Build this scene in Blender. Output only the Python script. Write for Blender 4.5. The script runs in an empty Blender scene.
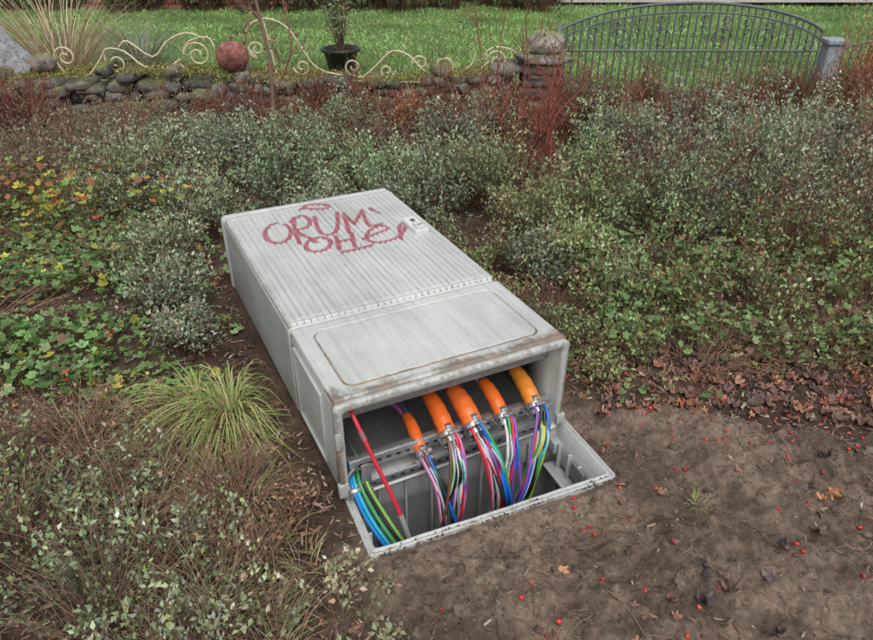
import bpy, bmesh, math
import numpy as np
from mathutils import Vector
R = np.random.RandomState(7)
sc = bpy.context.scene
sc.view_settings.view_transform='Standard'
try: sc.view_settings.look='None'
except Exception: pass
sc.view_settings.exposure=0

# ------------------------------------------------------------ helpers
def lat(ix,iy,s):
    h=np.sin(ix*127.1+iy*311.7+s*74.7)*43758.5453
    return h-np.floor(h)
def vnoise(x,y,s=0):
    ix=np.floor(x);iy=np.floor(y);fx=x-ix;fy=y-iy
    fx=fx*fx*(3-2*fx);fy=fy*fy*(3-2*fy)
    a=lat(ix,iy,s);b=lat(ix+1,iy,s);c=lat(ix,iy+1,s);d=lat(ix+1,iy+1,s)
    return (a*(1-fx)+b*fx)*(1-fy)+(c*(1-fx)+d*fx)*fy
def fbm(x,y,o=4,s=0):
    r=0;a=.5
    for i in range(o):
        r=r+a*(vnoise(x,y,s+i*3.3)-.5);x=x*2.03+5.1;y=y*2.03+1.7;a*=.5
    return r*2
def sstep(e0,e1,x):
    t=np.clip((x-e0)/(e1-e0),0,1);return t*t*(3-2*t)
PITO=np.array([-.181,1.284]);PITA=math.radians(22.8)
CABO=np.array([-.274,1.491]);CABA=math.radians(26.3)
def to_frame(x,y,O,A):
    dx=x-O[0];dy=y-O[1];c=math.cos(A);s=math.sin(A)
    return dx*c+dy*s,-dx*s+dy*c
def from_frame(a,b,O,A):
    c=math.cos(A);s=math.sin(A)
    return O[0]+a*c-b*s,O[1]+a*s+b*c
def soilmask(x,y):
    n=fbm(x*3,y*3,4,11)
    s1=x+.2+.2*n;s2=2.10-.2*x-y+.3*n
    return sstep(-.08,.10,np.minimum(s1,s2))
def gz(x,y):
    x=np.asarray(x,float);y=np.asarray(y,float)
    m=soilmask(x,y)
    z=fbm(x*1.6,y*1.6,2,3)*.03*sstep(0,.5,np.hypot(x-.2,y-1.5)-.5)
    z=z+fbm(x*9,y*9,4,5)*(.016+.026*m)
    z=z+np.abs(fbm(x*20,y*20,4,8))*(.012+.030*m)
    a,b=to_frame(x,y,PITO,PITA)
    d=np.maximum(np.maximum(-a,a-.803),np.maximum(-b,b-.34))
    z=z*(.40+.60*sstep(0,.12,d))+.014*sstep(.0,.03,d)*sstep(.18,.04,d)+.045*m*sstep(.05,.35,d)*sstep(1.2,.5,d)
    ca,cb=to_frame(x,y,CABO,CABA)
    dc=np.maximum(np.maximum(-ca,ca-.77),np.maximum(-cb,cb-1.49))
    z=np.where(dc<.03,np.minimum(z,.004),z)
    return z*sstep(6.2,5.6,y)

class MB:
    def __init__(s): s.v=[];s.f=[];s.c=[];s.n=0
    def add(s,V,F,C):
        V=np.asarray(V,float).reshape(-1,3);F=np.asarray(F,int)
        C=np.asarray(C,float)
        if C.ndim==1: C=np.tile(C,(len(V),1))
        s.v.append(V);s.c.append(C);s.f.append(F+s.n);s.n+=len(V)
    def place(s,T,F,pos,d,nr,sc_,col,tw=None):
        N=len(pos)
        if N==0:return
        Y=d/np.maximum(np.linalg.norm(d,axis=1,keepdims=True),1e-9)
        X=np.cross(Y,nr);X/=np.maximum(np.linalg.norm(X,axis=1,keepdims=True),1e-9)
        Z=np.cross(X,Y)
        sc_=np.asarray(sc_,float)
        if sc_.ndim==1: sc_=np.repeat(sc_[:,None],3,1)
        V=pos[:,None,:]+(T[None,:,0:1]*sc_[:,None,0:1])*X[:,None,:]+(T[None,:,1:2]*sc_[:,None,1:2])*Y[:,None,:]+(T[None,:,2:3]*sc_[:,None,2:3])*Z[:,None,:]
        nv=len(T)
        FF=(np.asarray(F)[None,:,:]+(np.arange(N)*nv)[:,None,None]).reshape(-1,np.asarray(F).shape[1])
        CC=np.repeat(col,nv,axis=0)
        if tw is not None: CC=CC*np.tile(tw,N)[:,None]
        s.add(V.reshape(-1,3),FF,CC)
    def tube(s,P,r,sides,col,cap=False):
        P=np.asarray(P,float);K=len(P)
        r=np.broadcast_to(np.asarray(r,float),(K,))
        t=np.gradient(P,axis=0);t/=np.maximum(np.linalg.norm(t,axis=1,keepdims=True),1e-9)
        up=np.array([.13,.21,.97]) if abs(t[:,2]).mean()<.8 else np.array([.97,.15,.1])
        X=np.cross(t,up);X/=np.linalg.norm(X,axis=1,keepdims=True);Y=np.cross(t,X)
        a=np.arange(sides)*2*math.pi/sides
        V=P[:,None]+r[:,None,None]*(np.cos(a)[None,:,None]*X[:,None]+np.sin(a)[None,:,None]*Y[:,None])
        F=[]
        for k in range(K-1):
            for j in range(sides):
                j2=(j+1)%sides
                F.append((k*sides+j,k*sides+j2,(k+1)*sides+j2,(k+1)*sides+j))
        V=V.reshape(-1,3)
        s.add(V,F,col)
        if cap:
            for k in (0,K-1):
                VV=np.vstack([V[k*sides:(k+1)*sides],P[k:k+1]])
                s.add(VV,[(j,(j+1)%sides,sides) for j in range(sides)],col)
    def tubes(s,P,r,sides,col):
        N,K,_=P.shape
        t=np.gradient(P,axis=1);t/=np.maximum(np.linalg.norm(t,axis=2,keepdims=True),1e-9)
        X=np.cross(t,np.array([.3,.95,.1]));X/=np.maximum(np.linalg.norm(X,axis=2,keepdims=True),1e-9);Y=np.cross(t,X)
        a=np.arange(sides)*2*math.pi/sides
        V=P[:,:,None]+r[:,:,None,None]*(np.cos(a)[None,None,:,None]*X[:,:,None]+np.sin(a)[None,None,:,None]*Y[:,:,None])
        F=np.array([(k*sides+j,k*sides+(j+1)%sides,(k+1)*sides+(j+1)%sides,(k+1)*sides+j) for k in range(K-1) for j in range(sides)])
        FF=(F[None]+(np.arange(N)*K*sides)[:,None,None]).reshape(-1,4)
        s.add(V.reshape(-1,3),FF,np.repeat(col,K*sides,axis=0))
    def box(s,a,b,col):
        x0,y0,z0=a;x1,y1,z1=b
        V=[(x0,y0,z0),(x1,y0,z0),(x1,y1,z0),(x0,y1,z0),(x0,y0,z1),(x1,y0,z1),(x1,y1,z1),(x0,y1,z1)]
        F=[(0,3,2,1),(4,5,6,7),(0,1,5,4),(1,2,6,5),(2,3,7,6),(3,0,4,7)]
        s.add(V,F,col)
    def build(s,name,mat,smooth=False,parent=None,extra=None,bevel=0):
        V=np.vstack(s.v);C=np.vstack(s.c)
        me=bpy.data.meshes.new(name)
        me.vertices.add(len(V));me.vertices.foreach_set('co',V.astype(np.float32).ravel())
        li=np.concatenate([f.ravel() for f in s.f]);lt=np.concatenate([np.full(len(f),f.shape[1]) for f in s.f])
        ls=np.concatenate([[0],np.cumsum(lt)[:-1]])
        me.loops.add(len(li));me.loops.foreach_set('vertex_index',li.astype(np.int32))
        me.polygons.add(len(lt));me.polygons.foreach_set('loop_start',ls.astype(np.int32))
        try: me.polygons.foreach_set('loop_total',lt.astype(np.int32))
        except Exception: pass
        me.update(calc_edges=True)
        at=me.attributes.new('Col','FLOAT_COLOR','POINT')
        CC=np.ones((len(V),4),np.float32);CC[:,:3]=np.clip(C[:,:3],0,1)
        at.data.foreach_set('color',CC.ravel())
        if extra is not None:
            for k,val in extra.items():
                a2=me.attributes.new(k,'FLOAT','POINT');a2.data.foreach_set('value',val.astype(np.float32))
        if smooth: me.polygons.foreach_set('use_smooth',np.ones(len(lt),bool))
        me.materials.append(mat)
        ob=bpy.data.objects.new(name,me);sc.collection.objects.link(ob)
        if parent: ob.parent=parent
        if bevel:
            m=ob.modifiers.new('bevel','BEVEL');m.width=bevel;m.segments=2;m.limit_method='ANGLE'
        return ob
def empty(name,loc=(0,0,0),rz=0):
    e=bpy.data.objects.new(name,None);e.location=loc;e.rotation_euler=(0,0,rz);e.empty_display_size=.1
    sc.collection.objects.link(e);return e
def catmull(P,n=8):
    P=np.asarray(P,float);P=np.vstack([2*P[0]-P[1],P,2*P[-1]-P[-2]])
    out=[]
    for i in range(1,len(P)-2):
        for k in range(n):
            t=k/n
            out.append(.5*((2*P[i])+(-P[i-1]+P[i+1])*t+(2*P[i-1]-5*P[i]+4*P[i+1]-P[i+2])*t*t+(-P[i-1]+3*P[i]-3*P[i+1]+P[i+2])*t**3))
    out.append(P[-2]);return np.array(out)
def pal(n,cols,w,j=.25):
    w=np.array(w,float);w/=w.sum()
    c=np.array(cols)[R.choice(len(cols),n,p=w)]
    return c*(1+(R.rand(n,1)-.5)*2*j)*(1+(R.rand(n,3)-.5)*.2)

# ------------------------------------------------------------ materials
def newmat(name):
    m=bpy.data.materials.new(name);m.use_nodes=True;nt=m.node_tree
    return m,nt,nt.nodes['Principled BSDF'],nt.nodes['Material Output']
def attrmat(name,rough=.6,trans=0,bump=0,bscale=60,metal=0,var=.0,vscale=8,spec=.4,bdist=.01):
    m,nt,p,o=newmat(name);N=nt.nodes;L=nt.links
    a=N.new('ShaderNodeAttribute');a.attribute_name='Col'
    col=a.outputs['Color']
    if var:
        tc=N.new('ShaderNodeTexCoord');nz=N.new('ShaderNodeTexNoise');nz.inputs['Scale'].default_value=vscale;nz.inputs['Detail'].default_value=8;nz.inputs['Roughness'].default_value=.75
        L.new(tc.outputs['Object'],nz.inputs['Vector'])
        mr=N.new('ShaderNodeMapRange');mr.inputs[1].default_value=.3;mr.inputs[2].default_value=.7;mr.inputs[3].default_value=1-var;mr.inputs[4].default_value=1+var
        L.new(nz.outputs['Fac'],mr.inputs[0])
        vm=N.new('ShaderNodeVectorMath');vm.operation='SCALE';L.new(col,vm.inputs[0]);L.new(mr.outputs[0],vm.inputs['Scale']);col=vm.outputs[0]
    L.new(col,p.inputs['Base Color']);p.inputs['Roughness'].default_value=rough;p.inputs['Metallic'].default_value=metal
    p.inputs['Specular IOR Level'].default_value=spec
    if bump:
        tc=N.new('ShaderNodeTexCoord');nz=N.new('ShaderNodeTexNoise');nz.inputs['Scale'].default_value=bscale;nz.inputs['Detail'].default_value=8;nz.inputs['Roughness'].default_value=.7
        L.new(tc.outputs['Object'],nz.inputs['Vector']);b=N.new('ShaderNodeBump');b.inputs['Strength'].default_value=bump;b.inputs['Distance'].default_value=bdist
        L.new(nz.outputs['Fac'],b.inputs['Height']);L.new(b.outputs[0],p.inputs['Normal'])
    if trans:
        t=N.new('ShaderNodeBsdfTranslucent');L.new(col,t.inputs['Color']);mx=N.new('ShaderNodeMixShader');mx.inputs[0].default_value=trans
        L.new(p.outputs[0],mx.inputs[1]);L.new(t.outputs[0],mx.inputs[2]);L.new(mx.outputs[0],o.inputs['Surface'])
    return m
M_leaf=attrmat('leaf',.5,.25,spec=.35)
M_twig=attrmat('bark',.8,spec=.2)
M_ground=attrmat('soil',.75,0,1,80,var=.6,vscale=45,spec=.35,bdist=.03)
M_stone=attrmat('stone',.85,0,1,40,var=.6,vscale=22,spec=.2,bdist=.02)
M_iron=attrmat('iron',.6,0,.3,120,var=.35,vscale=30)
M_plast=attrmat('cable_plastic',.32,spec=.5,var=.15,vscale=30)
M_metal=attrmat('galvanised',.38,0,.1,200,metal=.85,var=.3,vscale=60)
M_litter=attrmat('litter',.5,.08,0,var=.4,vscale=70,spec=.4)

def cabmat(name='cabinet_plastic'):
    m,nt,p,o=newmat(name);N=nt.nodes;L=nt.links
    def noise(sc_,det,rg,vec):
        n=N.new('ShaderNodeTexNoise');n.inputs['Scale'].default_value=sc_;n.inputs['Detail'].default_value=det;n.inputs['Roughness'].default_value=rg;L.new(vec,n.inputs['Vector']);return n.outputs['Fac']
    def mr(inp,a,b,c,d):
        r=N.new('ShaderNodeMapRange');r.inputs[1].default_value=a;r.inputs[2].default_value=b;r.inputs[3].default_value=c;r.inputs[4].default_value=d;L.new(inp,r.inputs[0]);return r.outputs[0]
    def mul(a,b):
        n=N.new('ShaderNodeMath');n.operation='MULTIPLY';L.new(a,n.inputs[0]);L.new(b,n.inputs[1]);return n.outputs[0]
    a=N.new('ShaderNodeAttribute');a.attribute_name='Col'
    tc=N.new('ShaderNodeTexCoord');ob=tc.outputs['Object']
    mp=N.new('ShaderNodeMapping');mp.inputs['Scale'].default_value=(60,3,8);L.new(ob,mp.inputs['Vector'])
    f=mul(mr(noise(3,6,.65,ob),.35,.7,1.05,.80),mr(noise(1,4,.5,mp.outputs[0]),.45,.75,1.0,.80))
    f=mul(f,mr(noise(160,3,.5,ob),.65,.71,1,.55))
    vm=N.new('ShaderNodeVectorMath');vm.operation='SCALE';L.new(a.outputs['Color'],vm.inputs[0]);L.new(f,vm.inputs['Scale'])
    d=N.new('ShaderNodeAttribute');d.attribute_name='DirtShade'  # grime, plus shade painted at the joint, lid groove and interior
    n4=noise(42,9,.8,ob)
    ad=N.new('ShaderNodeMath');ad.operation='ADD';L.new(d.outputs['Fac'],ad.inputs[0]);L.new(n4,ad.inputs[1])
    r4=mr(ad.outputs[0],.88,1.12,0,.88)
    dc=N.new('ShaderNodeMix');dc.data_type='RGBA';L.new(mr(noise(18,5,.6,ob),.45,.65,0,1),dc.inputs[0]);dc.inputs[6].default_value=(.13,.10,.08,1);dc.inputs[7].default_value=(.27,.16,.09,1)
    mx=N.new('ShaderNodeMix');mx.data_type='RGBA';L.new(r4,mx.inputs[0]);L.new(vm.outputs[0],mx.inputs[6]);L.new(dc.outputs[2],mx.inputs[7])
    g=N.new('ShaderNodeAttribute');g.attribute_name='Paint'
    m5=mul(g.outputs['Fac'],mr(noise(60,8,.7,ob),.35,.6,.7,.95))
    mx2=N.new('ShaderNodeMix');mx2.data_type='RGBA';L.new(m5,mx2.inputs[0]);L.new(mx.outputs[2],mx2.inputs[6]);mx2.inputs[7].default_value=(.29,.035,.07,1)
    L.new(mx2.outputs[2],p.inputs['Base Color']);p.inputs['Specular IOR Level'].default_value=.5
    L.new(mr(n4,.3,.7,.28,.5),p.inputs['Roughness'])
    b=N.new('ShaderNodeBump');b.inputs['Strength'].default_value=.12;b.inputs['Distance'].default_value=.002;L.new(n4,b.inputs['Height']);L.new(b.outputs[0],p.inputs['Normal'])
    return m
M_cab=cabmat()

# ------------------------------------------------------------ ground
def lines(segs):
    out=[]
    for a,b,st in segs:
        n=max(1,int(round((b-a)/st)));out+=list(np.linspace(a,b,n+1)[:-1])
    out.append(segs[-1][1]);return np.array(out)
ga=lines([(-200,-40,40),(-40,-8,4),(-8,-3,.25),(-3,-1.4,.05),(-1.4,.010,.014),(.010,.793,.0090),(.793,2.3,.009),(2.3,4,.06),(4,8,.25),(8,40,4),(40,200,40)])
gb=lines([(-200,-20,30),(-20,-3,2),(-3,-1.1,.1),(-1.1,.010,.008),(.010,.330,.008),(.330,1.2,.010),(1.2,2.4,.025),(2.4,5.5,.06),(5.5,9,.3),(9,40,4),(40,300,40)])
A,B=np.meshgrid(ga,gb);X,Y=from_frame(A,B,PITO,PITA);Z=gz(X,Y)
far=sstep(12,30,np.hypot(X,Y))
m=soilmask(X,Y)[...,None]
n1=fbm(X*3.5,Y*3.5,5,21)[...,None];n2=fbm(X*24,Y*24,3,31)[...,None]
k_=np.clip(.45+1.7*n1+1.0*n2,0,1)
soil=np.array([.165,.113,.083])*(1-k_)+np.array([.355,.262,.20])*k_
mul_=np.array([.12,.075,.052])*(1+.6*n1+.7*n2)
C=mul_*(1-m)+soil*m
C=C*(1-far[...,None])+np.array([.06,.09,.03])*far[...,None]
nb,na=A.shape
idx=np.arange(nb*na).reshape(nb,na)
F=np.stack([idx[:-1,:-1],idx[:-1,1:],idx[1:,1:],idx[1:,:-1]],-1)
ac=(A[:-1,:-1]+A[1:,1:])/2;bc=(B[:-1,:-1]+B[1:,1:])/2
keep=~((ac>.010)&(ac<.793)&(bc>.010)&(bc<.330))
mb=MB();mb.add(np.stack([X,Y,Z],-1).reshape(-1,3),F[keep],C.reshape(-1,3));mb.build('ground',M_ground,True)

mb=MB();lx=np.linspace(-16,18,120);ly=np.linspace(6.35,40,100);LX,LY=np.meshgrid(lx,ly)
LZ=.03+fbm(LX*.8,LY*.8,2,2)*.04
i2=np.arange(LX.size).reshape(LX.shape);F=np.stack([i2[:-1,:-1],i2[:-1,1:],i2[1:,1:],i2[1:,:-1]],-1).reshape(-1,4)
mb.add(np.stack([LX,LY,LZ],-1).reshape(-1,3),F,(np.array([.13,.22,.055])*(1+.5*fbm(LX*1.5,LY*1.5,3,9)[...,None])).reshape(-1,3))
mb.build('lawn',M_ground,True)
def blades(mb,pos,d,nr,s,col):
    T=np.array([[-.5,0,0],[.5,0,0],[.32,.6,.15],[0,1,.5]])
    mb.place(T,[(0,1,2,3)],pos,d,nr,s,col)
mb=MB()
n=130000
y=6.4+(R.rand(n)**1.7)*8.5;x=(R.rand(n)-.5)*2*(3+y*.85)
z=.03+fbm(x*.8,y*.8,2,2)*.04
d=np.stack([R.randn(n)*.7,R.randn(n)*.7,np.ones(n)],1);nr=R.randn(n,3)
h=.025+.04*R.rand(n);w=.006+.006*R.rand(n)
pt=fbm(x*1.6,y*2.2,4,3)[:,None]
cl=pal(n,[[.21,.38,.10],[.28,.45,.15],[.40,.54,.26],[.42,.40,.22],[.12,.22,.05]],[4,4,3,1.6,2],.3)*(1+.9*pt)
blades(mb,np.stack([x,y,z],1),d,nr,np.stack([w,h,h],1),cl)
n=900;y=6.6+R.rand(n)*5;x=(R.rand(n)-.5)*2*(y*.75)
mb.place(np.array([[0,0,0],[-.5,.42,.12],[0,1,-.05],[.5,.42,.12]]),[(0,1,2,3)],np.stack([x,y,.085+0*x],1),R.randn(n,3)*[1,1,.2],R.randn(n,3)*.3+[0,0,1],np.stack([.03+0*x,.04+0*x,.04+0*x],1),pal(n,[[.3,.2,.08],[.22,.12,.06]],[1,1]))
mb.build('lawn_grass',M_leaf)

# ------------------------------------------------------------ foliage generators
LEAF=np.array([[0,0,0],[-.5,.42,.12],[0,1,-.05],[.5,.42,.12]]);LEAFF=[(0,1,2),(0,2,3)]
def inside(P):
    a,b=to_frame(P[...,0],P[...,1],CABO,CABA)
    i1=(a>-.02)&(a<.79)&(b>-.03)&(b<1.505)&(P[...,2]<.372)
    a,b=to_frame(P[...,0],P[...,1],PITO,PITA)
    i2=(a>-.01)&(a<.81)&(b>-.02)&(b<.35)
    return i1|i2
def shrub(mb,x,y,r,h,nt,nl,ll,lw,cols,w,tcol=(.09,.06,.045),tr=.0016,up=.35,spread=.016,t0=.3,jit=.3,wild=.3,tintv=.18):
    tint=np.array([1,1,1])*(1+tintv*(R.rand()-.5)*2)*(1+(R.rand(3)-.5)*tintv)
    w=np.array(w,float)*(.4+1.2*R.rand(len(w)))
    ang=R.rand(nt)*2*math.pi;rr=r*np.sqrt(R.rand(nt))
    ph=R.rand(3)*6.28
    lob=1+.22*np.sin(ang*2+ph[0])+.15*np.sin(ang*3+ph[1])
    rr=rr*lob
    ex=x+rr*np.cos(ang);ey=y+rr*np.sin(ang)
    ez=h*np.sqrt(np.maximum(.02,1-(.93*rr/(r*1.2))**2))*(.55+.55*R.rand(nt))*(1+.25*np.sin(ang*2+ph[2]))+.02
    ez+=h*wild*(R.rand(nt)<.15)*R.rand(nt)*1.8
    bx=x+(ex-x)*.3+R.randn(nt)*.02;by=y+(ey-y)*.3+R.randn(nt)*.02
    g=gz(bx,by)
    B0=np.stack([bx,by,g-.01],1);E=np.stack([ex,ey,ez+g],1)
    C0=B0+(E-B0)*np.array([.45,.45,.75])+R.randn(nt,3)*.035
    K=6;t=np.linspace(0,1,K)[None,:,None]
    P=(1-t)**2*B0[:,None]+2*t*(1-t)*C0[:,None]+t**2*E[:,None]
    P[:,1:]+=R.randn(nt,K-1,3)*.006
    ok=~inside(P).any(1)
    P=P[ok];B0=B0[ok];C0=C0[ok];E=E[ok];nt=len(P)
    if nt==0:return
    rad=tr*np.linspace(1.3,.45,K)[None]*(.7+.6*R.rand(nt,1))
    mb.tubes(P,rad,3,np.array(tcol)[None]*(.6+.9*R.rand(nt,1)))
    if nl<=0:return
    dead=R.rand(nt)<.14
    n=nt*nl;k=np.repeat(np.arange(nt),nl)
    tt=(t0+(1-t0)*R.rand(n)**.7)[:,None]
    p=(1-tt)**2*B0[k]+2*tt*(1-tt)*C0[k]+tt**2*E[k]
    tan=2*(1-tt)*(C0[k]-B0[k])+2*tt*(E[k]-C0[k]);tan/=np.maximum(np.linalg.norm(tan,axis=1,keepdims=True),1e-6)
    p=p+R.randn(n,3)*spread*np.array([1,1,.8])
    d=tan*.5+R.randn(n,3)*.55+np.array([0,0,up])
    nr=R.randn(n,3)*.6+np.array([0,0,1])
    keep=~inside(p)&~(dead[k]&(R.rand(n)<.8))
    s=ll*(.55+.8*R.rand(n));s3=np.stack([s*lw/ll,s,s],1)
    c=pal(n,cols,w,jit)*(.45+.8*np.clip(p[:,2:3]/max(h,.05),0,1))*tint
    tw=(.75+.5*R.rand(nt))[k][:,None]
    mb.place(LEAF,LEAFF,p[keep],d[keep],nr[keep],s3[keep],(c*tw)[keep])

GREY=[[.29,.345,.225],[.23,.28,.165],[.40,.44,.325],[.17,.215,.11],[.25,.18,.12]];GW=[5,4,3,2,1.5]
GBRN=[[.28,.27,.19],[.25,.17,.12],[.36,.34,.26],[.19,.11,.08],[.2,.22,.13]];GBW=[3,3,2,2,2]
OLIVE=[[.24,.22,.14],[.24,.17,.11],[.33,.29,.21],[.20,.11,.075],[.28,.30,.19]];OW=[3,3,2,3,2]
HEATH=[[.20,.075,.06],[.14,.055,.045],[.27,.12,.08],[.18,.16,.08],[.32,.21,.14]];HW=[4,3,2,1.2,1]
def mounds(poly_rows,step,jit=.35):
    out=[]
    for (y0,y1,x0,x1) in poly_rows:
        yy=y0
        while yy<=y1:
            xx=x0+R.rand()*step
            while xx<=x1:
                out.append((xx+R.randn()*step*jit*.5,yy+R.randn()*step*jit*.5));xx+=step
            yy+=step*.85
    return out

mb=MB()
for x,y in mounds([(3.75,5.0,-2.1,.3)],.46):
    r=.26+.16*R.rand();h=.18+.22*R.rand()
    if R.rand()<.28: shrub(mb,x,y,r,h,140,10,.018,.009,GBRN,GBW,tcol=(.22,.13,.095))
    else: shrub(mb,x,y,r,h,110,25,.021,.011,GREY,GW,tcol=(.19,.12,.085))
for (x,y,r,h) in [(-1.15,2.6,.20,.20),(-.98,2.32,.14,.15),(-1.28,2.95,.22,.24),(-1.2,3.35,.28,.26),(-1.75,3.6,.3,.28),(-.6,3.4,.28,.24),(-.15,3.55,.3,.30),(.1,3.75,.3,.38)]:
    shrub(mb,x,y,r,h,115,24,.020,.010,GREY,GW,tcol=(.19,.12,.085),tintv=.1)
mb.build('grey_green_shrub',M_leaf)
mb=MB()
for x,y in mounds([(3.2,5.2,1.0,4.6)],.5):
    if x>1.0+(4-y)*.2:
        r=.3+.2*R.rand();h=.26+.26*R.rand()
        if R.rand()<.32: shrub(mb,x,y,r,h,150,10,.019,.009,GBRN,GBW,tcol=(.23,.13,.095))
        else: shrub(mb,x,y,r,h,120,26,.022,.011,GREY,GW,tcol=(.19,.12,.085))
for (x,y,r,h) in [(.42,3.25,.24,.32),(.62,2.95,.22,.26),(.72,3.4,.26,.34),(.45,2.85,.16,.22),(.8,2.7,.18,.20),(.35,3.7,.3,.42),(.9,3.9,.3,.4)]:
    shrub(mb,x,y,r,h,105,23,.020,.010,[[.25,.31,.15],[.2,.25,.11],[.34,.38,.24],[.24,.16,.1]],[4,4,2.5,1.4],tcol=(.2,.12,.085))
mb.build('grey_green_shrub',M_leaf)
mb=MB()
for (x,y,r,h) in [(.30,2.62,.12,.13),(.42,2.42,.12,.12),(.55,2.3,.12,.11),(.66,2.52,.14,.14),(.62,2.12,.1,.08),(.78,2.3,.14,.12),(.16,2.9,.12,.15),(.02,3.15,.14,.18),(.3,3.0,.14,.18)]:
    shrub(mb,x,y,r,h,55,12,.017,.010,[[.24,.30,.13],[.2,.25,.11],[.3,.36,.2],[.26,.15,.1]],[4,4,2,2],tcol=(.24,.14,.1),wild=.5)
mb.build('low_creeping_shrub',M_leaf)
mb=MB()
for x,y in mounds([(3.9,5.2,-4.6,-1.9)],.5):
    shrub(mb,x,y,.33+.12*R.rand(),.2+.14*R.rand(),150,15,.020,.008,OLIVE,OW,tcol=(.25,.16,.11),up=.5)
mb.build('olive_shrub',M_leaf)
mb=MB()
for x,y in mounds([(5.1,5.65,-4.6,4.9)],.34):
    if abs(x+2.4)<.65 and R.rand()<.8: continue
    mid=(x>-2.6)&(x<1.0)
    hh=(.15+.12*R.rand()) if mid else (.22+.16*R.rand())
    shrub(mb,x,y,.22+.12*R.rand(),hh,170,14,.020,.006,HEATH,HW,tcol=(.22,.09,.065),tr=.0019,up=.8,wild=.4,tintv=.3)
for (x,y) in [(.35,5.3),(.55,5.2),(.25,5.0),(2.55,5.4),(2.8,5.3),(-.9,5.3),(-.6,5.35),(.0,5.3)]:
    shrub(mb,x,y,.2,.36,150,12,.02,.006,HEATH,HW,tcol=(.22,.09,.065),tr=.002,up=.8,wild=.5,tintv=.2)
mb.build('heather_hedge',M_leaf)
mb=MB()
for (x,y,r,h) in [(3.0,5.25,.22,.62),(3.25,5.4,.22,.66),(3.75,5.5,.2,.55),(-.2,5.1,.15,.3)]:
    shrub(mb,x,y,r,h,130,14,.026,.007,[[.42,.18,.09],[.34,.13,.07],[.44,.28,.14]],[3,3,2],tcol=(.30,.13,.09),up=.8,wild=.5)
mb.build('orange_shrub',M_leaf)
mb=MB()
SAGE=[[.31,.36,.22],[.25,.30,.16],[.40,.44,.31],[.29,.36,.13],[.26,.19,.13]]
for (x,y,r,h,nt) in [(-1.15,1.3,.28,.28,76),(-.85,1.12,.24,.24,60),(-.66,1.26,.2,.20,32),(-.95,1.5,.22,.18,36),(-.45,1.06,.16,.15,26),(-1.2,1.0,.25,.28,68),(-.6,.96,.2,.2,44),(-.24,1.13,.11,.10,15),(-1.35,1.62,.2,.2,36),(-.15,.98,.1,.08,10)]:
    shrub(mb,x,y,r,h,nt,19,.017,.010,SAGE,[4,4,3,2,1],tcol=(.28,.19,.13),tr=.0014,up=.4,spread=.010,t0=.25,wild=.5)
    shrub(mb,x,y,r*1.2,h*1.1,int(nt*1.6),0,.01,.01,SAGE,[1]*5,tcol=(.33,.24,.17),tr=.0011)
mb.build('sage_shrub',M_leaf)
mb=MB()
for (x,y,r,h,nt) in [(-.62,1.5,.25,.16,170),(-.85,1.75,.25,.13,130),(-.5,1.25,.16,.16,120),(-1.2,1.75,.3,.14,130),(-.42,1.42,.12,.1,60),(1.5,2.25,.5,.16,130),(1.0,2.2,.3,.14,80),(2.0,2.35,.4,.2,120),(-1.6,3.0,.5,.2,120),(-2.0,2.4,.5,.18,120),(.5,2.6,.3,.14,90),(1.2,3.6,.5,.5,80),(2.2,3.9,.6,.55,90),(3.0,4.4,.6,.6,80),(-.8,4.2,.6,.42,80),(.4,4.2,.4,.55,60),(-2.5,4.3,.7,.38,100),(-3.3,4.6,.6,.4,90)]:
    shrub(mb,x,y,r,h,nt,3,.016,.007,[[.28,.18,.11],[.22,.13,.09]],[1,1],tcol=(.26,.16,.115),tr=.0013,wild=.5)
mb.build('dead_twig_tangle',M_twig)

# ---- lobed ground-cover leaves
def lobed(nl=5,n=20,depth=.3,cup=.25,ser=0):
    V=[[0,-.3,0]]
    for i in range(n):
        th=-math.pi/2+(i+.5)/n*2*math.pi
        k=abs(math.cos((th-math.pi/2)*nl/2))
        r=1-depth+depth*k+(ser if i%2 else -ser)
        r*=.45+.55*abs(math.sin((th+math.pi/2)/2))**.4
        V.append([r*math.cos(th),r*math.sin(th),cup*r*r*(.4+.6*math.cos(nl*(th-math.pi/2)))])
    F=[(0,i+1,(i+1)%n+1) for i in range(n)]
    return np.array(V),F
LB,LBF=lobed(5,22,.36,.3,.04);MP,MPF=lobed(5,26,.50,.5,.05)
LTW=np.array([.7]+[1.1]*22);MTW=np.array([.65]+[1.1]*26)
def cover(mb,pts,s0,s1,h0,h1,cols,w):
    n=len(pts);x=pts[:,0];y=pts[:,1];g=gz(x,y)
    h=h0+(h1-h0)*R.rand(n)
    top=np.stack([x,y,g+h],1);bot=np.stack([x+R.randn(n)*.02,y+R.randn(n)*.02,g],1)
    ok=~inside(top)&~inside(bot);top=top[ok];bot=bot[ok];n=len(top)
    mid=(top+bot)/2+R.randn(n,3)*.006
    mb.tubes(np.stack([bot,mid,top],1),np.full((n,3),.001),3,np.tile([[.24,.19,.09]],(n,1)))
    nr=np.array([0,0,1])+R.randn(n,3)*.42+np.array([0,-.12,0])
    d=R.randn(n,3)*np.array([1,1,.2]);s=s0+(s1-s0)*R.rand(n)**1.3
    mb.place(LB,LBF,top,d,nr,np.stack([s,s*(.8+.4*R.rand(n)),s],1),pal(n,cols,w,.25)*(.6+.5*R.rand(n,1)),LTW)
def clumped(n,x0,x1,y0,y1,thr=-.05,s=40,f=3.5):
    out=np.zeros((0,2))
    while len(out)<n:
        p=np.stack([x0+(x1-x0)*R.rand(n*2),y0+(y1-y0)*R.rand(n*2)],1)
        v=fbm(p[:,0]*f,p[:,1]*f,3,s)+.12*R.randn(len(p))
        out=np.vstack([out,p[v>thr]])
    return out[:n]
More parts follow.
